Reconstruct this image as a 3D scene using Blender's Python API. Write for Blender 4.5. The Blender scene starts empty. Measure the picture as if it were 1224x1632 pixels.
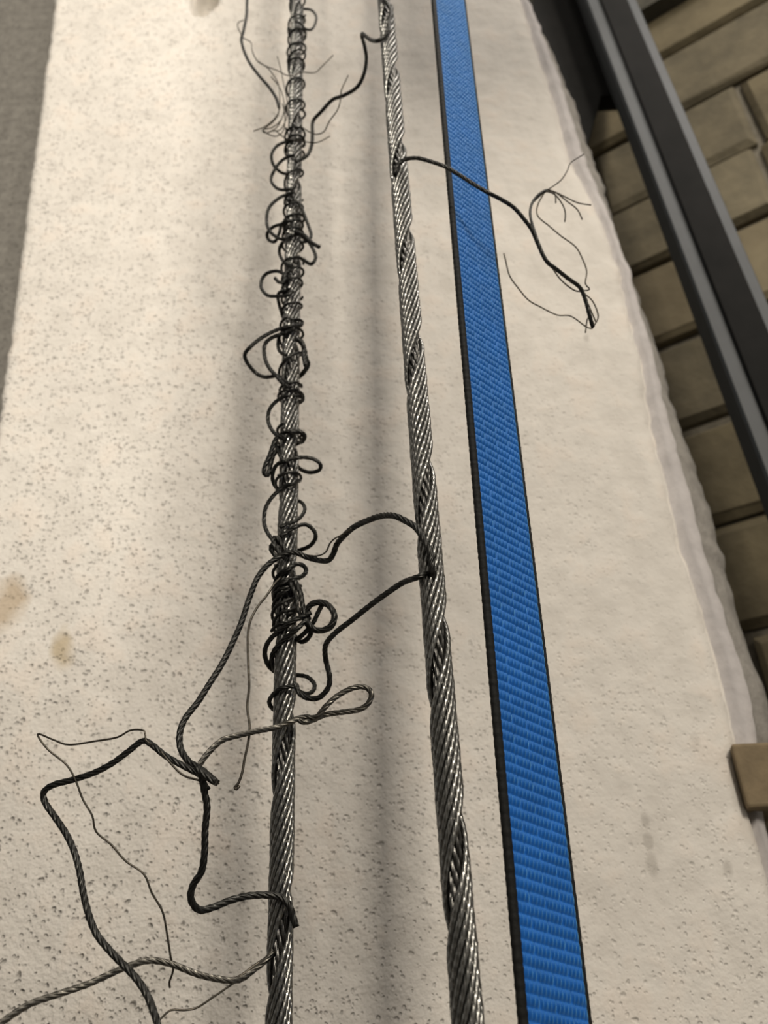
import bpy, math, random
import numpy as np
from mathutils import Matrix, Vector, noise

random.seed(7)
rng = np.random.default_rng(7)
scene = bpy.context.scene
C = scene.collection
H = 1.50                       # camera height above the floor

# ------------------------------------------------------------------ camera
F = 1300.0                     # focal length for a 1224 x 1632 frame
_u = np.array([(500 - 612) / F, (816 + 1410) / F, -1.0]); _u /= np.linalg.norm(_u)   # plumb direction seen by the camera
_f = np.array([0, 0, -1.0])
_y = _f - _u * _f.dot(_u); _y /= np.linalg.norm(_y)
_x = np.cross(_y, _u)
ROT = np.array([_x, _y, _u])
cam_data = bpy.data.cameras.new('camera')
cam = bpy.data.objects.new('camera', cam_data)
C.objects.link(cam)
cam_data.sensor_fit = 'VERTICAL'
cam_data.sensor_height = 36.0
cam_data.sensor_width = 27.0
cam_data.lens = F / 1632 * 36.0
cam_data.clip_start = 0.01
cam_data.dof.use_dof = True
cam_data.dof.focus_distance = 0.41
cam_data.dof.aperture_fstop = 10.0
m = Matrix([list(r) for r in ROT]).to_4x4()
m.translation = Vector((0, 0, H))
cam.matrix_world = m
scene.camera = cam


def P(px, py, d):
    """point at plan distance d whose direction was surveyed from the standpoint"""
    v = ROT @ np.array([(px - 612) / F, -(py - 816) / F, -1.0])
    v = v * d / v[1]
    v[2] += H
    return v


# ------------------------------------------------------------------ world, lamps, exposure
w = bpy.data.worlds.new('world'); scene.world = w; w.use_nodes = True
w.node_tree.nodes['Background'].inputs[0].default_value = (1.0, 0.94, 0.85, 1)
w.node_tree.nodes['Background'].inputs[1].default_value = 0.32
scene.view_settings.view_transform = 'Standard'
scene.view_settings.look = 'None'
scene.view_settings.gamma = 1.0
scene.view_settings.use_curve_mapping = False
scene.view_settings.exposure = 0.0


def area(name, loc, target, sx, sy, power, col):
    l = bpy.data.lights.new(name, 'AREA'); l.shape = 'RECTANGLE'
    l.size = sx; l.size_y = sy; l.energy = power; l.color = col
    o = bpy.data.objects.new(name, l); C.objects.link(o)
    o.location = loc
    o.rotation_euler = (Vector(target) - Vector(loc)).to_track_quat('-Z', 'Y').to_euler()
    return o


area('ceiling_lamp', (0.95, -2.8, H + 1.9), (0, 0.6, H + 0.4), 0.46, 0.9, 92.0, (1.0, 0.92, 0.80))
area('corridor_lamp', (-0.62, -2.8, H + 1.2), (-0.3, 0.66, H + 0.7), 0.10, 0.40, 62.0, (1.0, 0.94, 0.84))
area('shaft_lamp', (0.12, -0.45, H + 2.4), (0.0, 0.5, H + 0.6), 0.22, 0.22, 8.0, (1.0, 0.93, 0.82))
area('side_lamp', (0.80, -0.10, H + 2.2), (0.0, 0.5, H + 0.6), 0.40, 0.40, 12.0, (1.0, 0.93, 0.86))


# ------------------------------------------------------------------ materials
def new_mat(name):
    mt = bpy.data.materials.new(name); mt.use_nodes = True
    nt = mt.node_tree
    return mt, nt, nt.nodes['Principled BSDF']


def node(nt, t, **kw):
    n = nt.nodes.new(t)
    for k, v in kw.items():
        if k.startswith('i_'):
            key = k[2:]
            n.inputs[int(key) if key.isdigit() else key].default_value = v
        else:
            setattr(n, k, v)
    return n


def ramp(nt, src, stops):
    r = nt.nodes.new('ShaderNodeValToRGB')
    el = r.color_ramp.elements
    while len(el) < len(stops):
        el.new(0.5)
    for e, (p, c) in zip(el, stops):
        e.position = p; e.color = (*c, 1) if len(c) == 3 else c
    nt.links.new(src, r.inputs[0])
    return r


def mixc(nt, fac, a, b, mode='MIX'):
    n = nt.nodes.new('ShaderNodeMix'); n.data_type = 'RGBA'; n.blend_type = mode
    if isinstance(fac, (int, float)):
        n.inputs[0].default_value = fac
    else:
        nt.links.new(fac, n.inputs[0])
    for s, i in ((a, 6), (b, 7)):
        if isinstance(s, tuple):
            n.inputs[i].default_value = (*s, 1)
        else:
            nt.links.new(s, n.inputs[i])
    return n.outputs[2]


def math_n(nt, op, a, b=None, clamp=False):
    n = nt.nodes.new('ShaderNodeMath'); n.operation = op; n.use_clamp = clamp
    for i, s in enumerate((a, b)):
        if s is None:
            continue
        if isinstance(s, (int, float)):
            n.inputs[i].default_value = s
        else:
            nt.links.new(s, n.inputs[i])
    return n.outputs[0]


def steel(name, base, rough, dirt):
    mt, nt, b = new_mat(name)
    tc = node(nt, 'ShaderNodeTexCoord')
    n1 = node(nt, 'ShaderNodeTexNoise', i_Scale=420.0, i_Detail=4.0)
    nt.links.new(tc.outputs['Object'], n1.inputs['Vector'])
    r = ramp(nt, n1.outputs[0], [(0.35, tuple(c * (1 - dirt) for c in base)), (0.62, base)])
    nt.links.new(r.outputs[0], b.inputs['Base Color'])
    rr = ramp(nt, n1.outputs[0], [(0.3, (rough + 0.16,) * 3), (0.7, (rough,) * 3)])
    nt.links.new(rr.outputs[0], b.inputs['Roughness'])
    b.inputs['Metallic'].default_value = 1.0
    return mt


M_steel = steel('rope_steel', (0.27, 0.266, 0.25), 0.24, 0.5)
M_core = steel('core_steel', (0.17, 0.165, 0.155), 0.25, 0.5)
M_loose = steel('loose_steel', (0.058, 0.057, 0.053), 0.36, 0.5)
M_pale = steel('pale_loose_steel', (0.16, 0.15, 0.13), 0.32, 0.5)
M_wire = steel('wire_steel', (0.095, 0.084, 0.068), 0.34, 0.4)


def plaster():
    mt, nt, b = new_mat('rough_plaster')
    tc = node(nt, 'ShaderNodeTexCoord'); co = tc.outputs['Object']
    wob = node(nt, 'ShaderNodeTexNoise', i_Scale=90.0, i_Detail=2.0)
    nt.links.new(co, wob.inputs['Vector'])
    vadd = node(nt, 'ShaderNodeVectorMath', operation='MULTIPLY_ADD')
    nt.links.new(wob.outputs['Color'], vadd.inputs[0])
    vadd.inputs[1].default_value = (0.006, 0.006, 0.006)
    nt.links.new(co, vadd.inputs[2])
    pos = vadd.outputs[0]

    def pits(scale, thr, width):
        v = node(nt, 'ShaderNodeTexVoronoi', i_Scale=scale)
        nt.links.new(pos, v.inputs['Vector'])
        sep = node(nt, 'ShaderNodeSeparateColor'); nt.links.new(v.outputs['Color'], sep.inputs[0])
        lim = math_n(nt, 'MULTIPLY', math_n(nt, 'SUBTRACT', sep.outputs[0], thr, True), width)
        d = math_n(nt, 'SUBTRACT', lim, v.outputs['Distance'])
        return math_n(nt, 'MULTIPLY', d, 4.5, True)

    p1 = pits(165.0, 0.35, 0.60)
    p2 = pits(280.0, 0.20, 0.62)
    pit = math_n(nt, 'MAXIMUM', p1, math_n(nt, 'MULTIPLY', p2, 0.7))
    # rougher towards the left and the bottom, trowelled smoother to the right
    sx = node(nt, 'ShaderNodeSeparateXYZ'); nt.links.new(co, sx.inputs[0])
    big = node(nt, 'ShaderNodeTexNoise', i_Scale=7.0, i_Detail=3.0)
    nt.links.new(co, big.inputs['Vector'])
    g = math_n(nt, 'MULTIPLY_ADD', sx.outputs[0], -1.9)
    nt.nodes[-1].inputs[2].default_value = 0.42
    g = math_n(nt, 'ADD', g, math_n(nt, 'MULTIPLY', math_n(nt, 'SUBTRACT', big.outputs[0], 0.5), 1.1), True)
    low = math_n(nt, 'MULTIPLY', math_n(nt, 'SUBTRACT', H + 0.28, sx.outputs[2], True), 0.7)
    g = math_n(nt, 'ADD', math_n(nt, 'MULTIPLY', g, 0.85), math_n(nt, 'ADD', low, 0.12))
    pit = math_n(nt, 'MULTIPLY', pit, g)
    grain = node(nt, 'ShaderNodeTexNoise', i_Scale=330.0, i_Detail=4.0)
    nt.links.new(co, grain.inputs['Vector'])
    med = node(nt, 'ShaderNodeTexNoise', i_Scale=34.0, i_Detail=5.0)
    nt.links.new(co, med.inputs['Vector'])
    c0 = ramp(nt, big.outputs[0], [(0.3, (0.62, 0.582, 0.528)), (0.7, (0.66, 0.622, 0.565))])
    c1 = ramp(nt, med.outputs[0], [(0.34, (0.93, 0.925, 0.92)), (0.52, (1, 1, 1)), (0.68, (1.02, 0.99, 0.97))])
    col = mixc(nt, 1.0, c0.outputs[0], c1.outputs[0], 'MULTIPLY')
    col = mixc(nt, math_n(nt, 'MULTIPLY', pit, 0.28), col, (0.20, 0.175, 0.145))  # pit tint holds both dirt and painted-in shade
    # two rusty stains near the left border

    def stain(x, z, rx, rz, c, amt):
        nonlocal col
        dx = math_n(nt, 'DIVIDE', math_n(nt, 'SUBTRACT', sx.outputs[0], x), rx)
        dz = math_n(nt, 'DIVIDE', math_n(nt, 'SUBTRACT', sx.outputs[2], z), rz)
        r2 = math_n(nt, 'ADD', math_n(nt, 'MULTIPLY', dx, dx), math_n(nt, 'MULTIPLY', dz, dz))
        r2 = math_n(nt, 'ADD', r2, math_n(nt, 'MULTIPLY', math_n(nt, 'SUBTRACT', med.outputs[0], 0.5), 2.6))
        k = math_n(nt, 'MULTIPLY', math_n(nt, 'SUBTRACT', 1.0, r2, True), amt)
        col = mixc(nt, k, col, c)
    a = P(100, 1035, 0.66); stain(a[0], a[2], 0.013, 0.022, (0.42, 0.33, 0.20), 0.75)
    a = P(8, 965, 0.66); stain(a[0], a[2], 0.022, 0.034, (0.40, 0.30, 0.19), 0.7)
    for px, py, rr_ in ((1110, 1184, .010), (1028, 1305, .006), (1034, 1340, .006), (1040, 1378, .008), (1160, 1385, .007), (826, 1420, .006), (934, 540, .007)):
        a = P(px, py, 0.66); stain(a[0], a[2], rr_ * .6, rr_, (0.36, 0.33, 0.29), 0.55)
    nt.links.new(col, b.inputs['Base Color'])
    b.inputs['Roughness'].default_value = 0.85
    b.inputs['Specular IOR Level'].default_value = 0.25
    hgt = math_n(nt, 'SUBTRACT', math_n(nt, 'MULTIPLY', grain.outputs[0], math_n(nt, 'MULTIPLY', g, 0.55)), pit)
    bp = node(nt, 'ShaderNodeBump', i_Strength=0.9, i_Distance=0.0024)
    nt.links.new(hgt, bp.inputs['Height'])
    bp2 = node(nt, 'ShaderNodeBump', i_Strength=0.5, i_Distance=0.006)
    nt.links.new(med.outputs[0], bp2.inputs['Height'])
    nt.links.new(bp2.outputs[0], bp.inputs['Normal'])
    nt.links.new(bp.outputs[0], b.inputs['Normal'])
    return mt


def rough_mat(name, c_a, c_b, scale, bump, dist, rough=0.9, speck=None):
    mt, nt, b = new_mat(name)
    tc = node(nt, 'ShaderNodeTexCoord'); co = tc.outputs['Object']
    n1 = node(nt, 'ShaderNodeTexNoise', i_Scale=scale, i_Detail=6.0, i_Roughness=0.6)
    nt.links.new(co, n1.inputs['Vector'])
    r = ramp(nt, n1.outputs[0], [(0.32, c_a), (0.68, c_b)])
    col = r.outputs[0]
    if speck:
        v = node(nt, 'ShaderNodeTexNoise', i_Scale=speck[0], i_Detail=3.0)
        nt.links.new(co, v.inputs['Vector'])
        k = ramp(nt, v.outputs[0], [(0.56, (0, 0, 0)), (0.68, (1, 1, 1))])
        col = mixc(nt, k.outputs[0], col, speck[1])
    nt.links.new(col, b.inputs['Base Color'])
    b.inputs['Roughness'].default_value = rough
    bp = node(nt, 'ShaderNodeBump', i_Strength=bump, i_Distance=dist)
    nt.links.new(n1.outputs[0], bp.inputs['Height'])
    nt.links.new(bp.outputs[0], b.inputs['Normal'])
    return mt


M_plaster = plaster()
M_concrete = rough_mat('grey_concrete', (0.125, 0.115, 0.10), (0.20, 0.187, 0.163), 60, 0.8, 0.006, speck=(190, (0.07, 0.064, 0.055)))
M_dark_conc = rough_mat('dusty_concrete', (0.12, 0.11, 0.10), (0.2, 0.19, 0.17), 9, 0.4, 0.01)
M_rim = rough_mat('plaster_rim', (0.42, 0.392, 0.382), (0.51, 0.478, 0.462), 50, 0.5, 0.003)
M_edge_grey = rough_mat('grey_edge', (0.21, 0.195, 0.175), (0.30, 0.28, 0.25), 60, 0.7, 0.004)  # darker grey for the outer band of the broken edge
M_mortar = rough_mat('mortar', (0.10, 0.088, 0.066), (0.15, 0.133, 0.10), 30, 0.6, 0.01)
M_brick = [rough_mat('tuff_a', (0.082, 0.066, 0.036), (0.135, 0.110, 0.062), 14, 0.5, 0.01),
           rough_mat('tuff_b', (0.105, 0.084, 0.048), (0.155, 0.127, 0.075), 11, 0.5, 0.01),
           rough_mat('tuff_c', (0.075, 0.063, 0.038), (0.125, 0.104, 0.063), 17, 0.5, 0.01)]
M_ledge = rough_mat('dark_stone', (0.035, 0.033, 0.024), (0.07, 0.063, 0.045), 20, 0.6, 0.01)  # ledge stone, darker than the blocks below it
M_dark_steel = rough_mat('painted_steel', (0.020, 0.024, 0.027), (0.031, 0.036, 0.040), 25, 0.15, 0.002, rough=0.55)
M_black_steel = rough_mat('black_steel', (0.006, 0.006, 0.0055), (0.010, 0.0095, 0.009), 25, 0.15, 0.002, rough=0.75)
M_black_steel.node_tree.nodes['Principled BSDF'].inputs['Specular IOR Level'].default_value = 0.12
M_wood = rough_mat('brown_block', (0.14, 0.105, 0.06), (0.22, 0.165, 0.095), 45, 0.5, 0.003)

mt, nt, b = new_mat('blue_polyester')
tc = node(nt, 'ShaderNodeTexCoord')
n1 = node(nt, 'ShaderNodeTexNoise', i_Scale=60.0, i_Detail=3.0)
nt.links.new(tc.outputs['Object'], n1.inputs['Vector'])
r = ramp(nt, n1.outputs[0], [(0.3, (0.004, 0.075, 0.33)), (0.7, (0.006, 0.096, 0.41))])
nt.links.new(r.outputs[0], b.inputs['Base Color'])
b.inputs['Roughness'].default_value = 0.50
b.inputs['Specular IOR Level'].default_value = 0.4
b.inputs['Specular Tint'].default_value = (0.35, 0.72, 1.0, 1)
b.inputs['Sheen Weight'].default_value = 1.0
b.inputs['Sheen Roughness'].default_value = 0.45
b.inputs['Sheen Tint'].default_value = (0.32, 0.78, 1.0, 1)
M_blue = mt
M_blackyarn = rough_mat('black_yarn', (0.005, 0.005, 0.005), (0.011, 0.011, 0.010), 300, 0.5, 0.001, rough=0.7)
M_blackyarn.node_tree.nodes['Principled BSDF'].inputs['Specular IOR Level'].default_value = 0.2


# ------------------------------------------------------------------ mesh helpers
def mesh_np(name, verts, faces, mat, parent=None, smooth=True):
    verts = np.asarray(verts, float); faces = np.asarray(faces, np.int32)
    me = bpy.data.meshes.new(name)
    n, k = faces.shape
    me.vertices.add(len(verts)); me.vertices.foreach_set('co', verts.ravel())
    me.loops.add(n * k); me.loops.foreach_set('vertex_index', faces.ravel())
    me.polygons.add(n)
    me.polygons.foreach_set('loop_start', np.arange(0, n * k, k, dtype=np.int32))
    me.polygons.foreach_set('loop_total', np.full(n, k, np.int32))
    me.polygons.foreach_set('use_smooth', np.full(n, smooth, bool))
    me.update(calc_edges=True); me.validate()
    me.materials.append(mat)
    o = bpy.data.objects.new(name, me); C.objects.link(o)
    if parent is not None:
        o.parent = parent
        o.matrix_parent_inverse = Matrix.Translation(-parent.location)
    return o


def mesh_py(name, verts, faces, mat, parent=None, smooth=False):
    me = bpy.data.meshes.new(name); me.from_pydata([tuple(v) for v in verts], [], faces)
    me.update()
    if smooth:
        me.polygons.foreach_set('use_smooth', [True] * len(me.polygons))
    me.materials.append(mat)
    o = bpy.data.objects.new(name, me); C.objects.link(o)
    if parent is not None:
        o.parent = parent
        o.matrix_parent_inverse = Matrix.Translation(-parent.location)
    return o


def thing(name, label, cat, loc, group=None):
    o = bpy.data.objects.new(name, None); C.objects.link(o)
    o.location = Vector(loc); o.empty_display_size = 0.02
    o['label'] = label; o['category'] = cat
    if group:
        o['group'] = group
    return o


def structure(o):
    o['kind'] = 'structure'
    return o


def lobes(r, n=6, per=4, floor=0.62):
    rw = r * math.sin(math.pi / n) / (1 + math.sin(math.pi / n)); d = r - rw
    out = []
    for i in range(n):
        for a in np.linspace(-math.pi / n, math.pi / n, per, endpoint=False):
            rho = d * math.cos(a) + math.sqrt(max(rw * rw - (d * math.sin(a)) ** 2, 0))
            out.append((i * 2 * math.pi / n + a, max(rho, r * floor)))
    return np.array(out)


def sweep(path, prof, twist=0.0, normals=None, taper=None, phase=0.0):
    """prof: (angle, radius) rows; path: N x 3; twist in rad per metre"""
    path = np.asarray(path, float); N = len(path)
    T = np.gradient(path, axis=0); T /= np.linalg.norm(T, axis=1)[:, None]
    if normals is None:
        nrm = np.zeros_like(path)
        a = np.array([0, -1.0, 0.2]); a = a - T[0] * a.dot(T[0])
        if np.linalg.norm(a) < 1e-3:
            a = np.array([1.0, 0, 0]) - T[0] * T[0][0]
        nrm[0] = a / np.linalg.norm(a)
        for i in range(1, N):
            v = nrm[i - 1] - T[i] * nrm[i - 1].dot(T[i])
            nrm[i] = v / np.linalg.norm(v)
    else:
        nrm = normals - T * np.sum(normals * T, axis=1)[:, None]
        nrm /= np.linalg.norm(nrm, axis=1)[:, None]
    bi = np.cross(T, nrm)
    s = np.concatenate([[0], np.cumsum(np.linalg.norm(np.diff(path, axis=0), axis=1))])
    ang = prof[:, 0][None, :] + (twist * s)[:, None] + phase
    rad = prof[:, 1][None, :] * (np.ones(N) if taper is None else taper)[:, None]
    V = path[:, None, :] + (np.cos(ang) * rad)[..., None] * nrm[:, None, :] + (np.sin(ang) * rad)[..., None] * bi[:, None, :]
    k = len(prof)
    V = V.reshape(-1, 3)
    i = np.arange(N - 1)[:, None]; j = np.arange(k)[None, :]; j2 = (j + 1) % k
    Fq = np.stack([i * k + j, i * k + j2, (i + 1) * k + j2, (i + 1) * k + j], -1).reshape(-1, 4)
    # closed ends: fan of degenerate-free quads through a centre vertex
    c0 = len(V); V = np.vstack([V, path[:1], path[-1:]])
    e = []
    for q in range(0, k, 2):
        e.append((c0, (q + 2) % k, (q + 1) % k, q))
        o = (N - 1) * k
        e.append((c0 + 1, o + q, o + (q + 1) % k, o + (q + 2) % k))
    return V, np.vstack([Fq, np.array(e)])


def catmull(pts, step):
    pts = np.asarray(pts, float)
    p = np.vstack([2 * pts[0] - pts[1], pts, 2 * pts[-1] - pts[-2]])
    out = []
    for i in range(1, len(p) - 2):
        a, b_, c, d = p[i - 1:i + 3]
        n = max(2, int(np.linalg.norm(c - b_) / step))
        t = np.linspace(0, 1, n, endpoint=False)[:, None]
        out.append(0.5 * ((2 * b_) + (-a + c) * t + (2 * a - 5 * b_ + 4 * c - d) * t ** 2 + (-a + 3 * b_ - 3 * c + d) * t ** 3))
    out.append(p[-2:-1])
    return np.vstack(out)


CIRC6 = np.array([(i * math.pi / 3, 1.0) for i in range(6)])
R_STR = 0.00127
LOBE = lobes(R_STR)
LOBE_LAID = lobes(R_STR, floor=0.88)      # strands pressed smooth in the rope
TW = 2 * math.pi / 0.019


# ------------------------------------------------------------------ the setting
def interp(zs, xs, z):
    o = np.argsort(zs); return np.interp(z, np.array(zs)[o], np.array(xs)[o])


YF = 0.66
left_pts = [P(0, 660, YF), P(88, 0, YF)]
sl = (left_pts[1][0] - left_pts[0][0]) / (left_pts[1][2] - left_pts[0][2])
edge_face = [(825, -20), (848, 60), (883, 163), (902, 242), (950, 330), (985, 420), (1000, 500), (1022, 574), (1034, 672),
             (1056, 757), (1071, 831), (1091, 900), (1110, 946), (1129, 1016), (1147, 1084), (1168, 1176), (1187, 1275), (1205, 1330),
             (1224, 1400), (1250, 1500)]
edge_dark = [(832, -10), (844, 16), (857, 46), (883, 88), (899, 131), (919, 173), (935, 229), (961, 294), (978, 359), (1000, 425),
             (1023, 490), (1054, 574), (1071, 647), (1093, 703), (1120, 782), (1140, 843), (1154, 900), (1184, 1013), (1202, 1059),
             (1224, 1120), (1236, 1176), (1215, 1290), (1226, 1340), (1240, 1400), (1270, 1500)]
fa = np.array([P(x, y, YF) for x, y in edge_face])
da = np.array([P(x, y, YF + 0.055) for x, y in edge_dark])
zs = np.arange(H - 0.9, H + 1.95, 0.008)
NX = 110
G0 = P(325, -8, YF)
rows = []
for z in zs:
    xl = left_pts[0][0] + sl * (z - left_pts[0][2]) + 0.0025 * noise.noise((z * 45, 3, 0)) + 0.0012 * noise.noise((z * 160, 8, 0))
    xr = interp(fa[:, 2], fa[:, 0], z) + 0.003 * noise.noise((z * 40, 1, 0))
    xd = interp(da[:, 2], da[:, 0], z) + 0.003 * noise.noise((z * 55, 2, 0))
    xd = max(xd, xr + 0.012)
    row = [(xl + 0.004, YF + 0.13, z), (xl + 0.001, YF + 0.02, z)]
    for t in np.linspace(0, 1, NX):
        x = xl + (xr - xl) * t
        y = YF + 0.0022 * noise.noise((x * 9, z * 9, 0)) + 0.0007 * noise.noise((x * 45, z * 45, 4))
        if t == 0:
            y += 0.002
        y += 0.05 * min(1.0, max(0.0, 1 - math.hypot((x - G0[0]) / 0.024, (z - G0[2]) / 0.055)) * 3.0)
        y += 0.004 * max(0.0, (t - 0.985) / 0.015)
        row.append((x, y, z))
    for t, dy in ((0.05, 0.010), (0.11, 0.013), (0.20, 0.006), (0.42, 0.010), (0.50, 0.024), (0.62, 0.034), (0.8, 0.042), (1.0, 0.055)):
        row.append((xr + (xd - xr) * t + 0.002 * noise.noise((z * 60, t * 9, 5)), YF + dy + 0.002 * noise.noise((z * 35, t * 7, 9)), z))
    row.append((xd - 0.012, YF + 0.13, z))
    rows.append(row)
V = np.array(rows); nr, nc = V.shape[:2]
i = np.arange(nr - 1)[:, None]; j = np.arange(nc - 1)[None, :]
Fq = np.stack([i * nc + j, i * nc + j + 1, (i + 1) * nc + j + 1, (i + 1) * nc + j], -1).reshape(-1, 4)
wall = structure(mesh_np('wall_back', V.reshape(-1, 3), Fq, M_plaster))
wall.data.materials.append(M_edge_grey)
wall.data.materials.append(M_rim)
ci = np.arange(nc - 1)
wall.data.polygons.foreach_set('material_index', np.tile(np.where(ci >= nc - 6, 1, np.where(ci >= nc - 8, 2, 0)).astype(np.int32), nr - 1))


def slab(name, p0, p1, z0, z1, th, mat, nz=1, parent=None):
    p0 = np.array(p0, float); p1 = np.array(p1, float)
    d = (p1 - p0) / np.linalg.norm(p1 - p0); n = np.array([-d[1], d[0]]) * th
    vs = []
    for z in (z0, z1):
        for q in (p0, p1, p1 + n, p0 + n):
            vs.append((q[0], q[1], z))
    fs = [(0, 1, 2, 3), (4, 7, 6, 5), (0, 4, 5, 1), (1, 5, 6, 2), (2, 6, 7, 3), (3, 7, 4, 0)]
    return mesh_py(name, vs, fs, mat, parent)


structure(slab('wall_left', (-1.7, YF + 0.14), (-0.15, YF + 0.14), 0, H + 1.9, 0.12, M_concrete))
structure(slab('floor', (-2.2, -4.2), (2.2, -4.2), -0.1, 0, 5.6, M_dark_conc))

# brick wall on the right: natural stone blocks laid in courses on a mortar bed
B0 = np.array([0.50, 1.00]); BD = np.array([0.85, -0.53]); BD /= np.linalg.norm(BD); BN = np.array([BD[1], -BD[0]])
if BN[1] > 0:
    BN = -BN
br_wall = structure(slab('wall_right', B0 - BD * 0.62 - BN * 0.0, B0 + BD * 0.75, 0, H + 2.15, 0.15, M_mortar))


def block_mesh(name, L, Hh, D, mat, seed):
    rr = random.Random(seed)
    b_ = 0.010
    vs = []
    for (y, s) in ((0.0, 0.0), (D - b_, 0.0), (D, b_)):
        for (x, z) in ((-1, -1), (1, -1), (1, 1), (-1, 1)):
            jx, jz = rr.uniform(-.003, .003), rr.uniform(-.003, .003)
            vs.append((x * (L / 2 - s) + jx, y + (rr.uniform(-.002, .003) if y > 0 else 0), z * (Hh / 2 - s) + jz))
    vs.append((0, D + rr.uniform(0.0, 0.004), 0))
    fs = []
    for a in (0, 4):
        for q in range(4):
            fs.append((a + q, a + (q + 1) % 4, a + 4 + (q + 1) % 4, a + 4 + q))
    for q in range(4):
        fs.append((8 + q, 8 + (q + 1) % 4, 12))
    me = bpy.data.meshes.new(name); me.from_pydata(vs, [], fs); me.update(); me.materials.append(mat)
    return me


variants = [block_mesh('brick', 1.0, 1.0, 0.022, M_brick[k % 3], k) for k in range(6)]
CH = 0.165
ang_b = math.atan2(BD[1], BD[0])
z = H + 1.365 + CH / 2 - 12 * CH
course = 0
while z < H + 1.62:
    t = -0.60 + (0.19 if course % 2 else 0.0)
    while t < 0.72:
        L = random.uniform(0.26, 0.46)
        hh = CH - random.uniform(0.010, 0.017)
        me = random.choice(variants)
        rr = random.Random(int(t * 1000) + course)
        key = block_mesh('brick', L - 0.013, hh, 0.020 + rr.uniform(-.004, .006), M_brick[rr.randrange(3)], rr.random())
        o = bpy.data.objects.new('brick', key); C.objects.link(o)
        c = B0 + BD * (t + L / 2) + BN * (-0.002)
        o.location = (c[0], c[1], z + rr.uniform(-.003, .003))
        o.rotation_euler = (0, 0, ang_b + math.pi)
        o.parent = br_wall
        t += L
    z += CH
    course += 1
for k in variants:
    bpy.data.meshes.remove(k)

slab('stone_ledge', B0 - BD * 0.3, B0 + BD * 0.8, H + 1.645, H + 2.2, -0.05, M_ledge, parent=br_wall)

# unseen pier and low panel, added to trim the corridor lamp's light
blocker = structure(slab('corridor_light_blocker', (-0.40, -1.0), (-0.08, -1.0), 0, H + 1.9, -0.08, M_dark_conc))
slab('lower_light_blocker', (-1.8, -1.0), (-0.40, -1.0), 0, H + 0.68, -0.08, M_dark_conc, parent=blocker)
structure(slab('corner_light_blocker', (0.23, -0.22), (0.43, -0.22), H + 1.19, H + 1.9, 0.20, M_dark_conc))  # unseen block added to shade the plaster's top right corner
structure(slab('wall_rear', (-2.2, -4.2), (2.2, -4.2), 0, H + 1.9, -0.1, M_dark_conc))


# ------------------------------------------------------------------ steel column and dark void sheet in front of the bricks
def frame_box(name, A, Bp, wd, dp, yaw, mat, parent, off=(0, 0), bev=0.003):
    """box section swept between two points, yawed about the vertical"""
    A = np.array(A, float); Bp = np.array(Bp, float)
    ex = np.array([math.cos(yaw), math.sin(yaw), 0]); ey = np.array([-math.sin(yaw), math.cos(yaw), 0])
    prof = []
    for sx, sy in ((-1, -1), (1, -1), (1, 1), (-1, 1)):
        for a, c in (((bev, 0), (0, bev)) if sx * sy > 0 else ((0, bev), (bev, 0))):
            prof.append((sx * (wd / 2 - (a if sx * sy > 0 else a)), sy * (dp / 2 - (c if sx * sy > 0 else c))))
    prof = [(-wd/2, -dp/2+bev), (-wd/2+bev, -dp/2), (wd/2-bev, -dp/2), (wd/2, -dp/2+bev), (wd/2, dp/2-bev), (wd/2-bev, dp/2), (-wd/2+bev, dp/2), (-wd/2, dp/2-bev)]
    vs = []
    for q in (A, Bp):
        for x, y in prof:
            vs.append(q + ex * (x + off[0]) + ey * (y + off[1]))
    k = 8
    fs = [(a, (a + 1) % k, k + (a + 1) % k, k + a) for a in range(k)] + [tuple(range(k))[::-1], tuple(range(k, 2 * k))]
    return mesh_py(name, vs, fs, mat, parent)


YP = 0.80
cA, cB = P(1154, 500, YP), P(957, 0, YP)
dv = (cB - cA) / (cB[2] - cA[2])
lo = cA + dv * (0.0 - cA[2]); hi = cA + dv * (H + 2.1 - cA[2])
col_t = thing('steel_column', 'dark blue-grey steel column running diagonally up the right side in front of the stone blocks', 'column', lo)
frame_box('box_section', lo, hi, 0.062, 0.05, math.radians(-12), M_dark_steel, col_t)
frame_box('front_plate', lo, hi, 0.040, 0.006, math.radians(-12), M_black_steel, col_t, off=(0.010, -0.0285), bev=0.001)
frame_box('flange', lo, hi, 0.016, 0.006, math.radians(-12), M_dark_steel, col_t, off=(0.039, -0.018), bev=0.001)

a_, b2 = P(868, 150, 0.87), P(985, -90, 0.87)
br = [(860, -120), (985, -120), (1004, 150), (958, 152), (935, 235), (905, 175), (872, 90), (848, 20)]
fr = [P(x, y, 0.87) for x, y in br]; bk = [q + np.array([0, .03, 0]) for q in fr]
n_ = len(fr)
mesh_py('dark_void_plate', fr + bk, [tuple(range(n_)), tuple(range(n_, 2 * n_))[::-1]] + [(k, (k + 1) % n_, n_ + (k + 1) % n_, n_ + k)[::-1] for k in range(n_)], M_black_steel, col_t)  # black sheet standing in for the dark void beside the column

# ------------------------------------------------------------------ blue webbing strap
YAW = math.radians(36)
SW = 0.0375; ST = 0.0028
sA, sB = P(832, 1632, 0.37), P(690, 0, 0.37)
sv = (sB - sA); sv /= np.linalg.norm(sv)
S0 = sA - sv * 0.06; SL = np.linalg.norm(sB - sA) + 0.14
sx_ = np.array([math.cos(YAW), math.sin(YAW), 0]); sx_ -= sv * sx_.dot(sv); sx_ /= np.linalg.norm(sx_)
sn = np.cross(sx_, sv)                       # towards the camera
if sn[1] > 0:
    sn = -sn
strap = thing('webbing_strap', 'flat blue woven strap with black edges hanging right of the ropes', 'strap', S0 + sv * 0)
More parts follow.
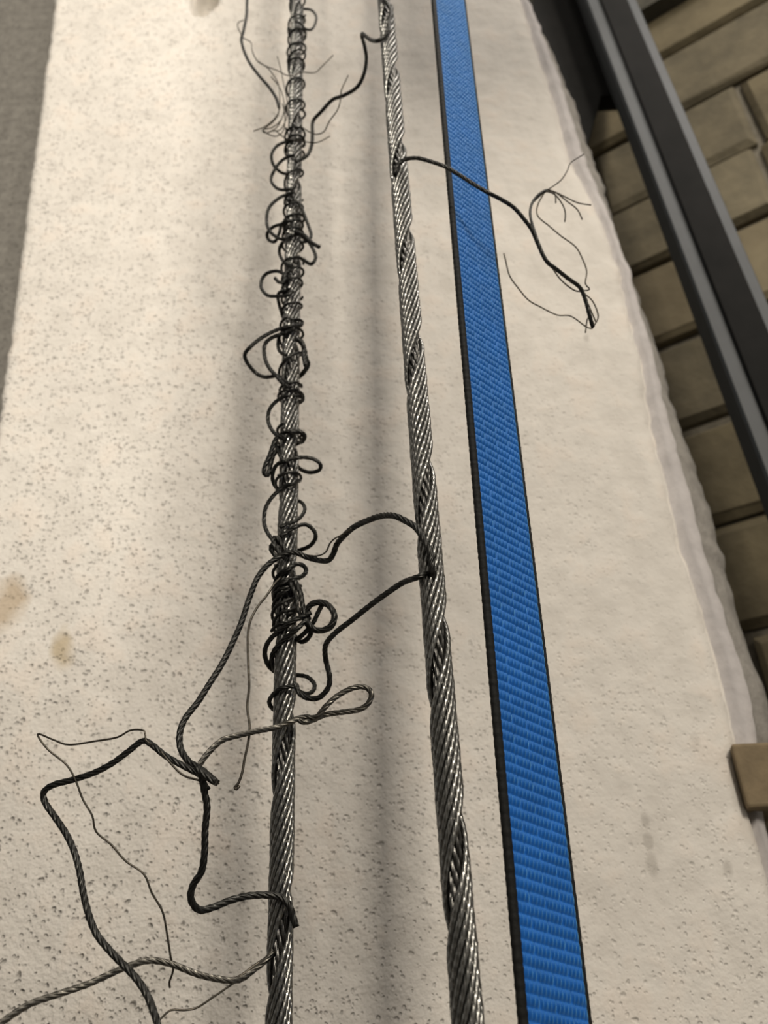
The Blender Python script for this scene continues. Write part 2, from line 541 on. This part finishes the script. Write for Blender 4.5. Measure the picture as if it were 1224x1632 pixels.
# body
vs = []
for t in (0, SL + 1.1):
    for s_, n_ in ((0.001, 0), (SW - 0.001, 0), (SW - 0.001, -ST), (0.001, -ST)):
        vs.append(S0 + sx_ * s_ + sv * t + sn * n_)
mesh_py('webbing_back', vs, [(0, 1, 2, 3), (7, 6, 5, 4), (0, 4, 5, 1), (1, 5, 6, 2), (2, 6, 7, 3), (3, 7, 4, 0)], M_blue, strap)
# woven face
PITCH = 0.0047; NY = 15
e0, e1 = 0.0030, SW - 0.0014
ts = np.concatenate([np.arange(0, SL, PITCH / 9), np.arange(SL, SL + 1.1, PITCH / 4)])
ss = np.linspace(0, 1, NY * 6 + 1)
TT, SS = np.meshgrid(ts, ss, indexing='ij')
row_f = TT / PITCH; rowi = np.floor(row_f).astype(int); ph = row_f - rowi
yarn = np.minimum((SS * NY).astype(int), NY - 1); yp = SS * NY - yarn
gap_even = np.isin(yarn, (3, 7)); gap_odd = np.isin(yarn, (11,))
half = np.where(rowi % 2 == 0, gap_even, gap_odd)
slit_l = half & ((yp < 0.42) | (yp > 0.95))
along = np.sin(np.pi * np.clip(ph, 0, 1)) ** 0.55 * (0.45 + 0.55 * ph)
across = np.sin(np.pi * yp) ** 0.8
depth_ = 0.25 + 0.70 * ph                     # the yarns stand apart towards the upper end of each float
hgt = 0.0018 * along * ((1 - depth_) + depth_ * across)
hgt = np.where(slit_l, hgt * 0.02 - 0.00015, hgt)
ED = np.clip(np.minimum(SS, 1 - SS) * 14, 0, 1)
hgt = hgt * (0.5 + 0.5 * ED)
jit = (np.abs(np.sin(rowi * 12.9898 + yarn * 78.233) * 43758.5) % 1.0 - 0.5) * 0.0003
hgt = hgt + jit * along
TT = TT - 0.16 * SS * SW
V = S0[None, None] + sx_ * (e0 + (e1 - e0) * SS)[..., None] + sv * TT[..., None] + sn * (0.0002 + hgt)[..., None]
nr, nc = TT.shape
i = np.arange(nr - 1)[:, None]; j = np.arange(nc - 1)[None, :]
Fq = np.stack([i * nc + j, i * nc + j + 1, (i + 1) * nc + j + 1, (i + 1) * nc + j], -1).reshape(-1, 4)
ww = mesh_np('weave', V.reshape(-1, 3), Fq, M_blue, strap); ww['kind'] = 'stuff'


def selvedge(s_c, rs, rn):
    t = np.concatenate([np.arange(0, SL, 0.0009), np.arange(SL, SL + 1.1, 0.05)])
    bump = 1 + 0.10 * np.abs(np.sin(math.pi * t / 0.0047)) + 0.03 * np.sin(t * 2100)
    path = S0 + sx_ * s_c + sv * t[:, None] + sn * (-ST / 2 + 0.0004)
    k = 12
    a = np.arange(k) * 2 * math.pi / k
    V = path[:, None] + (np.cos(a)[None, :] * rs * bump[:, None])[..., None] * sx_ + (np.sin(a)[None, :] * rn * bump[:, None])[..., None] * sn
    N = len(t)
    i = np.arange(N - 1)[:, None]; j = np.arange(k)[None, :]; j2 = (j + 1) % k
    Fq = np.stack([i * k + j, i * k + j2, (i + 1) * k + j2, (i + 1) * k + j], -1).reshape(-1, 4)
    mesh_np('black_edge', V.reshape(-1, 3), Fq, M_blackyarn, strap)


selvedge(0.0016, 0.0022, 0.0019)
selvedge(SW - 0.0005, 0.0012, 0.0019)


# ------------------------------------------------------------------ wire ropes
LAY = 0.089


def rope(root, x, y, z0, z1, missing, gap_z, mat_seed):
    """12 outer strands (some missing) laid right-handed over 6 inner strands laid the other way"""
    step = 0.0016
    z = np.concatenate([np.arange(z0, z1, step), np.arange(z1, H + 1.9, 0.006)])
    rc = 0.00635 - R_STR
    # angle so that the missing pair faces the viewer (-y) at height gap_z
    for k in range(12):
        if k in missing:
            continue
        th = 2 * math.pi * (k - np.mean(missing)) / 12 - math.pi / 2 + 2 * math.pi * (z - gap_z) / LAY
        # neighbours sag a little into the empty groove
        rr = rc * np.ones_like(z) + 0.00012 * np.sin(z * 37 + k * 2.1)
        d = (k - np.mean(missing) + 6) % 12 - 6
        th = th + np.sign(d) * max(0, 0.05 - 0.015 * abs(d))
        nrm = np.stack([np.cos(th), np.sin(th), 0 * z], 1)
        path = np.stack([x + rr * np.cos(th), y + rr * np.sin(th), z], 1)
        V, Fq = sweep(path, LOBE_LAID, twist=-TW, normals=nrm, phase=k)
        mesh_np('strand', V, Fq, M_steel, root)
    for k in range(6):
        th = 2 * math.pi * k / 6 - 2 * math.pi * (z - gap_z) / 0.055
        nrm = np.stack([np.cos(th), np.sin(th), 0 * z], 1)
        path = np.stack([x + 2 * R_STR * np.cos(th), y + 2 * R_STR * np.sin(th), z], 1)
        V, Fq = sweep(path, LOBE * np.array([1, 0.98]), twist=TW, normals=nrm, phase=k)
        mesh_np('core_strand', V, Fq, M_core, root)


def loose(root, pts, ys, name='broken_strand', r=R_STR, mat=None, twist=TW, twin=0.0):
    """a strand following surveyed points; ys = {index: plan distance}"""
    idx = sorted(ys); yy = np.interp(np.arange(len(pts)), idx, [ys[q] for q in idx])
    p3 = np.array([P(px, py, d) for (px, py), d in zip(pts, yy)])
    path = catmull(p3, 0.0012)
    prof = LOBE * np.array([1, 1.42 * r / R_STR])
    V, Fq = sweep(path, prof, twist=twist * 0.8)
    return mesh_np(name, V, Fq, mat or M_loose, root)


def wire(root, pts, ys, name='loose_wire', r=0.00042, mat=None):
    idx = sorted(ys); yy = np.interp(np.arange(len(pts)), idx, [ys[q] for q in idx])
    p3 = np.array([P(px, py, d) for (px, py), d in zip(pts, yy)])
    path = catmull(p3, 0.0016)
    V, Fq = sweep(path, CIRC6 * np.array([1, r * 1.15]))
    return mesh_np(name, V, Fq, mat or M_wire, root)


def wrap(root, x, y, za, zb, turns, ph=0.0, r=R_STR, extra=0.0, wob=0.0006, hand=1):
    L = 2 * math.pi * 0.0076 * turns
    n = max(20, int(L / 0.0012))
    t = np.linspace(0, 1, n)
    th = -math.pi / 2 + ph + hand * 2 * math.pi * turns * t
    rad = 0.00635 + r * 0.9 + extra + wob * np.sin(th * 1.7 + ph * 3) + wob
    zz = za + (zb - za) * t + 0.0012 * np.sin(th + ph)
    path = np.stack([x + rad * np.cos(th), y + rad * np.sin(th), zz], 1)
    V, Fq = sweep(path, LOBE * np.array([1, r / R_STR]), twist=TW)
    return mesh_np('wrapped_strand', V, Fq, M_loose, root)


X1, Y1 = -0.0600, 0.44
X2, Y2 = 0.0217, 0.36
rope1 = thing('wire_rope', 'left steel wire rope tangled in curled broken strands', 'wire rope', (X1, Y1, H - 0.06), 'hanging steel wire ropes')
rope2 = thing('wire_rope', 'right steel wire rope, mostly bare, next to the blue strap', 'wire rope', (X2, Y2, H - 0.06), 'hanging steel wire ropes')
rope(rope1, X1, Y1, H - 0.06, H + 1.05, (0, 1), H + 0.109, 1)
rope(rope2, X2, Y2, H - 0.06, H + 0.86, (0, 1), H + 0.041, 2)


def zr(py, Y=Y1, px=460):
    return P(px, py, Y)[2]


f1 = Y1 - 0.0088      # in front of the left rope
b1 = Y1 + 0.0088      # behind it
# --- long strands from the right rope over to the left one
loose(rope2, [(690, 960), (690, 930), (688, 906), (687, 886), (678, 864), (664, 842), (648, 831), (628, 822), (609, 822), (587, 829), (564, 840),
              (548, 854), (537, 867), (531, 883), (523, 893), (509, 893), (489, 888), (473, 881), (459, 881), (442, 889), (425, 902),
              (411, 920), (403, 938), (395, 960), (384, 994), (369, 1028), (354, 1058), (335, 1088), (316, 1118), (296, 1144),
              (287, 1167), (288, 1193), (301, 1214), (316, 1223), (335, 1238), (346, 1248)],
      {0: Y2 + .002, 2: Y2 - .008, 4: Y2 - .0085, 7: Y2, 12: 0.41, 16: f1 - .001, 19: f1 - .002, 24: 0.425, 35: 0.40}, r=0.00122)
wire(rope2, [(560, 843), (542, 854), (534, 858), (526, 866), (519, 880), (506, 886), (490, 885)], {0: 0.385, 3: .405, 6: f1 - .002})
loose(rope2, [(684, 912), (668, 919), (643, 928), (617, 945), (591, 964), (561, 988), (534, 1009), (519, 1028), (519, 1050), (525, 1077),
              (523, 1096), (508, 1112), (489, 1112), (476, 1103), (472, 1092), (466, 1090)],
      {0: Y2 - .003, 1: Y2 - .007, 8: 0.42, 13: f1, 15: f1}, r=0.00108)
# --- ring and wrap where it reaches the left rope
loose(rope1, [(466, 1076), (475, 1076), (490, 1079), (501, 1090), (499, 1101), (488, 1106), (476, 1101), (470, 1094), (448, 1097), (436, 1106),
              (429, 1118), (434, 1129), (446, 1134)],
      {0: b1, 3: Y1, 6: f1, 7: f1, 8: f1, 10: Y1, 12: b1}, r=0.0009)
# --- thin hooked wire in front of the wall
wire(rope1, [(448, 920), (438, 930), (425, 949), (410, 968), (399, 990), (395, 1017), (396, 1065), (397, 1096), (394, 1126), (398, 1159),
             (395, 1186), (390, 1208), (386, 1231), (380, 1248), (374, 1255), (377, 1258), (382, 1252)], {0: f1, 4: .425, 16: .425}, r=0.0006)
# --- twisted eye crossing the left rope
loose(rope1, [(316, 1222), (331, 1201), (354, 1180), (384, 1171), (410, 1165), (440, 1159), (463, 1150), (485, 1143), (504, 1143), (519, 1126),
              (538, 1109), (561, 1097), (581, 1095), (592, 1105), (587, 1121), (572, 1131), (546, 1135), (519, 1139), (500, 1147), (485, 1151),
              (472, 1146), (462, 1153)],
      {0: .405, 5: f1 - .002, 7: f1, 9: .428, 13: .43, 17: .434, 19: f1 - .001, 21: f1 + .002}, r=0.0011, mat=M_pale)
# --- bent strand to the left of the rope
loose(rope1, [(330, 1242), (314, 1232), (289, 1219), (263, 1204), (242, 1187), (227, 1181), (204, 1198), (178, 1217), (149, 1232), (115, 1243), (85, 1251),
              (70, 1262), (72, 1279), (89, 1304), (106, 1330), (119, 1359), (127, 1389), (132, 1419), (140, 1453), (153, 1487),
              (174, 1514), (195, 1536), (217, 1559), (234, 1585), (244, 1610), (251, 1632), (262, 1690)], {0: .40, 12: .41, 20: .40, 26: .39}, r=0.00112)
wire(rope1, [(318, 1244), (293, 1236), (276, 1221), (263, 1206), (255, 1196)], {0: .397, 4: .397}, r=.0005)
wire(rope1, [(243, 1188), (232, 1179), (230, 1165), (208, 1164), (187, 1175), (153, 1181), (110, 1187), (85, 1179), (60, 1170), (76, 1194), (106, 1219),
             (121, 1245), (132, 1274), (147, 1300), (153, 1325), (178, 1347), (200, 1372), (229, 1393), (242, 1423), (259, 1453),
             (266, 1487), (272, 1525), (276, 1546), (270, 1565), (271, 1574)], {0: .399, 8: .40, 24: .43})
# --- strand dropping from the knot and hooking round the rope
loose(rope1, [(316, 1226), (321, 1236), (325, 1257), (330, 1287), (327, 1321), (326, 1359), (321, 1389), (308, 1410), (304, 1432), (317, 1450), (340, 1446),
              (370, 1434), (404, 1427), (442, 1428), (459, 1440), (466, 1458), (472, 1478)], {0: .397, 8: .415, 12: .428, 13: f1 - .001, 14: f1 - .001, 16: f1}, r=0.00122)
loose(rope1, [(312, 1222), (322, 1232), (333, 1240), (344, 1247)], {0: .394, 3: .394}, r=.0012)
loose(rope1, [(318, 1230), (324, 1246), (332, 1259)], {0: .400, 2: .404}, r=.0010)
# --- long light strand to the lower left
loose(rope1, [(436, 1515), (423, 1531), (404, 1546), (387, 1559), (370, 1563), (340, 1559), (310, 1551), (272, 1536), (238, 1531), (204, 1540), (170, 1555),
              (136, 1570), (85, 1587), (51, 1599), (25, 1614), (0, 1631), (-50, 1660)], {0: Y1 - .004, 2: .434, 8: .415, 16: .375}, r=0.00102, mat=M_pale)
wire(rope1, [(425, 1526), (404, 1540), (387, 1553), (372, 1561)], {0: Y1 - .004, 3: .43}, r=.0006)
wire(rope1, [(374, 1566), (362, 1574), (340, 1589), (314, 1606), (293, 1610), (272, 1610), (255, 1625), (240, 1640)], {0: .43, 7: .42})

# --- curls along the left rope, from the top down
S = 0.00094
loose(rope1, [(470, 12), (483, 14), (496, 16), (504, 26), (502, 39), (496, 47), (487, 46), (480, 38), (470, 34)], {0: Y1, 4: Y1 - .004, 8: f1}, r=.00085)
loose(rope1, [(466, 222), (455, 226), (441, 233), (433, 246), (435, 261), (444, 272), (454, 277), (466, 276)], {0: f1, 3: Y1 - .006, 7: b1}, r=S)
loose(rope1, [(470, 247), (457, 251), (446, 259), (437, 272), (432, 285), (436, 295), (446, 302), (461, 302), (472, 296)], {0: f1, 4: Y1, 7: f1, 8: f1}, r=S)
loose(rope1, [(470, 306), (457, 310), (443, 317), (429, 331), (425, 350), (429, 367), (441, 378), (452, 381), (464, 374)], {0: f1, 4: Y1 - .004, 7: f1, 8: f1}, r=S)
loose(rope1, [(466, 352), (449, 357), (435, 362), (426, 372), (428, 382), (438, 385), (445, 372), (449, 358), (458, 350)], {0: f1, 4: Y1 + .004, 8: f1}, r=S)
loose(rope1, [(466, 318), (477, 325), (485, 342), (491, 358), (496, 375), (490, 384), (478, 386)], {0: f1, 3: Y1 - .004, 6: f1}, r=S)
loose(rope1, [(470, 368), (485, 375), (496, 386), (509, 394)], {0: f1, 3: Y1 - .012}, r=.0011)
loose(rope1, [(482, 378), (490, 383), (499, 397), (503, 411), (496, 421), (485, 415), (475, 409)], {0: Y1, 3: Y1 + .004, 6: b1}, r=.0010)
loose(rope1, [(452, 385), (446, 394), (446, 406), (454, 419), (466, 424)], {0: f1, 2: Y1 - .002, 4: f1}, r=S)
loose(rope1, [(463, 442), (453, 437), (441, 432), (425, 436), (417, 447), (417, 460), (427, 471), (443, 472), (457, 471), (468, 464)], {0: f1, 4: Y1, 8: f1, 9: f1}, r=S)
loose(rope1, [(438, 443), (445, 450), (453, 448), (455, 436), (463, 430)], {0: Y1 - .008, 4: f1}, r=S)
loose(rope1, [(452, 462), (443, 470), (446, 489), (454, 511), (464, 518)], {0: f1, 2: Y1, 4: b1}, r=S)
loose(rope1, [(482, 514), (479, 519), (463, 520), (441, 526), (416, 539), (396, 556), (390, 567), (396, 581), (410, 596), (424, 601), (443, 599), (452, 606), (462, 612)],
      {0: Y1, 2: f1, 5: Y1 - .006, 8: Y1 + .006, 12: f1}, r=.00102)
loose(rope1, [(470, 524), (452, 531), (432, 539), (422, 550), (422, 569), (429, 586), (441, 600), (452, 612), (464, 618)], {0: f1, 4: Y1 - .003, 8: f1}, r=.00102)
loose(rope1, [(458, 530), (447, 533), (443, 548), (446, 560), (456, 566)], {0: f1, 2: Y1, 4: f1}, r=S)
loose(rope1, [(470, 540), (479, 545), (485, 556), (488, 572), (491, 581), (485, 592), (477, 600), (466, 606)], {0: f1, 3: Y1 - .002, 7: b1}, r=.0012)
loose(rope1, [(472, 536), (483, 548), (484, 566), (487, 583)], {0: Y1, 3: Y1 - .008}, r=.0011)
loose(rope1, [(460, 630), (445, 636), (431, 650), (427, 667), (432, 683), (444, 696), (456, 700)], {0: f1, 3: Y1 - .003, 6: f1}, r=S)
loose(rope1, [(476, 624), (482, 630), (482, 638), (474, 640)], {0: f1, 1: Y1 - .004, 3: b1}, r=S)
loose(rope1, [(462, 690), (476, 688), (485, 694), (482, 703), (472, 706)], {0: f1, 2: Y1 - .004, 4: b1}, r=.0011)
loose(rope1, [(458, 696), (442, 697), (435, 711), (429, 728), (422, 744), (421, 755), (427, 757), (431, 742), (436, 725), (446, 712)],
      {0: f1, 3: Y1 - .006, 9: Y1}, r=.0011)
loose(rope1, [(438, 706), (444, 720), (450, 734)], {0: Y1, 2: Y1 - .006}, r=S)
loose(rope1, [(448, 736), (462, 732), (481, 729), (498, 731), (510, 739), (509, 749), (495, 753), (481, 749), (472, 741)], {0: f1, 4: Y1 - .004, 8: b1}, r=S)
loose(rope1, [(458, 734), (442, 740), (435, 753), (435, 767), (442, 779), (454, 784)], {0: f1, 3: Y1, 5: b1}, r=S)
loose(rope1, [(478, 766), (468, 771), (453, 775), (434, 792), (423, 811), (421, 833), (427, 850), (437, 862), (450, 868)], {0: Y1, 1: f1, 5: Y1 - .003, 8: f1}, r=S)
loose(rope1, [(462, 790), (470, 796), (481, 801), (486, 811), (481, 822), (470, 831), (456, 835), (446, 842)], {0: b1, 3: Y1 - .003, 5: f1, 7: f1}, r=.00085)
loose(rope1, [(446, 856), (459, 847), (473, 839), (487, 836), (499, 844), (503, 856), (495, 869), (480, 876), (466, 878)], {0: f1, 2: f1, 5: Y1 - .003, 8: b1}, r=.00095)
loose(rope1, [(462, 886), (452, 872), (441, 857), (435, 860), (440, 873), (450, 886)], {0: f1, 3: Y1 - .010, 5: f1 - .001}, r=.001)
loose(rope1, [(454, 890), (444, 880), (434, 868), (432, 876), (442, 890)], {0: f1 - .001, 2: Y1 - .012, 4: f1}, r=.001)
# below the crossing: slanted wraps, rings and the double ring on the right
loose(rope1, [(440, 930), (449, 917), (460, 907), (473, 899), (484, 902), (488, 910), (482, 918), (466, 924), (450, 936), (438, 952)],
      {0: Y1 - .004, 2: f1, 5: Y1 - .004, 7: f1, 9: Y1}, r=.001)
loose(rope1, [(470, 925), (479, 945), (482, 962), (485, 974), (489, 982)], {0: f1, 4: Y1 - .010}, r=.0011)
loose(rope1, [(462, 928), (472, 950), (474, 968), (482, 984), (490, 992)], {0: f1, 4: Y1 - .006}, r=.0009)
for dr, dy in ((0, 0.0), (2.2, 0.003)):
    loose(rope1, [(484, 986), (489, 974 - dr), (495, 965 - dr), (506, 961 - dr), (519, 963 - dr), (528 + dr, 971), (532 + dr, 983), (527 + dr, 996 + dr),
                  (516, 1003 + dr), (503, 1003 + dr), (493, 994 + dr), (488, 984)], {0: f1, 5: Y1 - .014 + dy, 11: f1 + dy}, r=.00105)
loose(rope1, [(517, 958), (509, 972), (500, 991), (490, 1004), (476, 1017), (466, 1022)], {0: Y1 - .012, 3: Y1 - .006, 5: Y1}, r=.001)
loose(rope1, [(486, 992), (496, 1005), (490, 1018), (480, 1023), (473, 1017), (466, 1010)], {0: f1, 3: Y1, 5: Y1}, r=.00105)
loose(rope1, [(496, 976), (488, 980), (476, 985), (463, 993), (449, 1003), (434, 1015), (425, 1028), (422, 1042), (426, 1057), (434, 1067), (446, 1074)],
      {0: Y1 - .010, 3: f1 - .001, 6: Y1 - .004, 10: b1}, r=.00105)
loose(rope1, [(494, 984), (487, 989), (473, 1003), (458, 1015), (444, 1028), (435, 1041), (433, 1054), (437, 1066), (450, 1074)],
      {0: Y1 - .008, 2: f1 - .001, 5: Y1 - .004, 8: b1}, r=.00105)
# tight wraps: (top px row, bottom px row, turns, phase)
for (pa, pb, n, ph) in ((-6, 20, 1.4, 2.0), (24, 58, 1.6, 0.3), (50, 66, 1.3, 3.3), (74, 104, 2.3, 1.5), (98, 112, 1.2, 4.0), (124, 152, 1.3, 2.6), (160, 186, 1.6, 0.6), (206, 236, 2.2, 3.6), (228, 250, 1.2, 1.0), (262, 312, 1.3, 2.2), (318, 352, 2.0, 0.2), (346, 396, 4.5, 1.0),
                        (418, 470, 3.0, 2.0), (470, 520, 2.0, 0.0), (520, 545, 1.5, 3.0), (545, 620, 1.5, 1.2), (618, 640, 2.2, 0.4),
                        (684, 706, 1.8, 1.0), (752, 778, 1.3, 2.6), (898, 985, 1.7, 0.2), (905, 992, 1.7, 1.3), (915, 1000, 1.7, 2.5), (925, 1006, 1.6, 3.8), (930, 1010, 1.5, 5.0)):
    wrap(rope1, X1, Y1, zr(pb), zr(pa), n, ph, r=0.00100)

# --- frayed end beside the left rope, top left
loose(rope1, [(398, -40), (394, 0), (393, 24), (388, 50), (385, 63), (389, 81), (399, 102), (415, 123), (429, 139), (440, 156), (445, 172)],
      {0: .43, 10: .43}, r=.0010)
for pts in ([(388, 32), (380, 36), (379, 43), (386, 58)],
            [(387, 60), (400, 68), (402, 81), (410, 97), (423, 105), (441, 112), (457, 120), (470, 120), (482, 115), (501, 116), (514, 105), (531, 88)],
            [(410, 97), (425, 107), (436, 120), (444, 136), (446, 157), (445, 175), (438, 188), (423, 201), (404, 209)],
            [(442, 90), (448, 112), (452, 133), (457, 157), (458, 178), (455, 193), (446, 207), (431, 209)],
            [(432, 122), (446, 140), (452, 158), (453, 176), (447, 192), (434, 203), (420, 206)],
            [(418, 207), (428, 214), (441, 217), (452, 207), (454, 183), (450, 165)],
            [(445, 170), (443, 183), (436, 193), (424, 203), (418, 208), (425, 212), (440, 204), (449, 190)],
            [(440, 208), (446, 214), (459, 222), (485, 226), (506, 227), (526, 217)]):
    wire(rope1, pts, {0: .432, len(pts) - 1: .428}, r=.00045)
# --- strand of the right rope reaching over at the top
loose(rope2, [(606, -20), (614, 0), (623, 16), (621, 34), (619, 47), (611, 60), (601, 65), (590, 63), (577, 54), (581, 73), (584, 94), (580, 118), (569, 139),
              (548, 152), (530, 159), (512, 178), (499, 193), (498, 214), (497, 230), (491, 246), (480, 254), (470, 258)],
      {0: Y2 - .0075, 4: Y2 - .0085, 6: Y2 - .006, 8: .375, 16: .43, 20: f1, 21: f1}, r=.0011)
wire(rope2, [(479, 201), (496, 212), (506, 214), (517, 209), (525, 193), (538, 175), (543, 157), (544, 144), (555, 120)], {0: .428, 8: .40}, r=.00045)
# --- strand of the right rope reaching across the strap, ending in a frayed brush
loose(rope2, [(629, 279), (630, 272), (635, 262), (646, 254), (665, 252), (685, 257), (708, 265), (731, 278), (754, 293), (776, 306), (799, 318), (819, 331),
              (835, 349), (848, 367), (858, 390), (871, 416), (888, 430), (907, 445), (924, 458), (933, 478), (940, 504), (945, 522)],
      {0: Y2 - .006, 2: Y2 - .008, 4: Y2 - .010, 9: .352, 21: .40}, r=.00098)
loose(rope2, [(862, 398), (850, 363), (845, 341), (848, 324), (858, 311), (871, 303)], {0: .378, 5: .385}, r=.0007)
for pts in ([(858, 311), (875, 301), (894, 287), (904, 272), (910, 259), (930, 246)],
            [(848, 324), (866, 308), (881, 305), (901, 314), (920, 323), (942, 327)],
            [(850, 322), (866, 304), (884, 306), (904, 321), (920, 334), (928, 350)],
            [(858, 309), (871, 302), (884, 309), (886, 324)],
            [(866, 304), (884, 310), (897, 327), (901, 341), (900, 354)],
            [(868, 306), (857, 327), (857, 344), (875, 360), (894, 376), (917, 393), (928, 412), (935, 432), (933, 452), (940, 461), (930, 463), (924, 457)],
            [(871, 416), (878, 424), (894, 446), (914, 462), (927, 465)],
            [(877, 420), (899, 438), (916, 452), (929, 466), (943, 478), (951, 494), (953, 507), (945, 522)],
            [(924, 460), (936, 482), (944, 500), (950, 514)],
            [(945, 522), (937, 507), (933, 530)],
            [(945, 523), (936, 522), (910, 504), (888, 502), (861, 489), (842, 478), (825, 458), (812, 439), (806, 416), (803, 404)]):
    wire(rope2, pts, {0: .385 if pts[0][1] < 420 else .40, len(pts) - 1: .40}, r=.00045)

# ------------------------------------------------------------------ block stub poking out at the plaster's broken edge
YB = YF - 0.004
q = [P(1160, 1188, YB), P(1187, 1290, YB)]
stub = thing('timber_block', 'short brown block jammed against the broken right edge of the plaster', 'block', (q[0][0] + .03, YB, q[1][2]))
xl0, xl1 = q[0][0], q[1][0]
zt, zb = q[0][2], q[1][2]
vs = []
for (x0, z_) in ((xl1, zb), (xl0, zt)):
    for dx, dy in ((0, -.006), (0.085, -.004), (0.085, .07), (0.02, .07)):
        vs.append((x0 + dx, YB + dy, z_))
o = mesh_py('block_body', vs, [(3, 2, 1, 0), (4, 5, 6, 7), (0, 1, 5, 4), (1, 2, 6, 5), (2, 3, 7, 6), (3, 0, 4, 7)], M_wood, stub)
bv = o.modifiers.new('bevel', 'BEVEL'); bv.width = 0.0025; bv.segments = 2
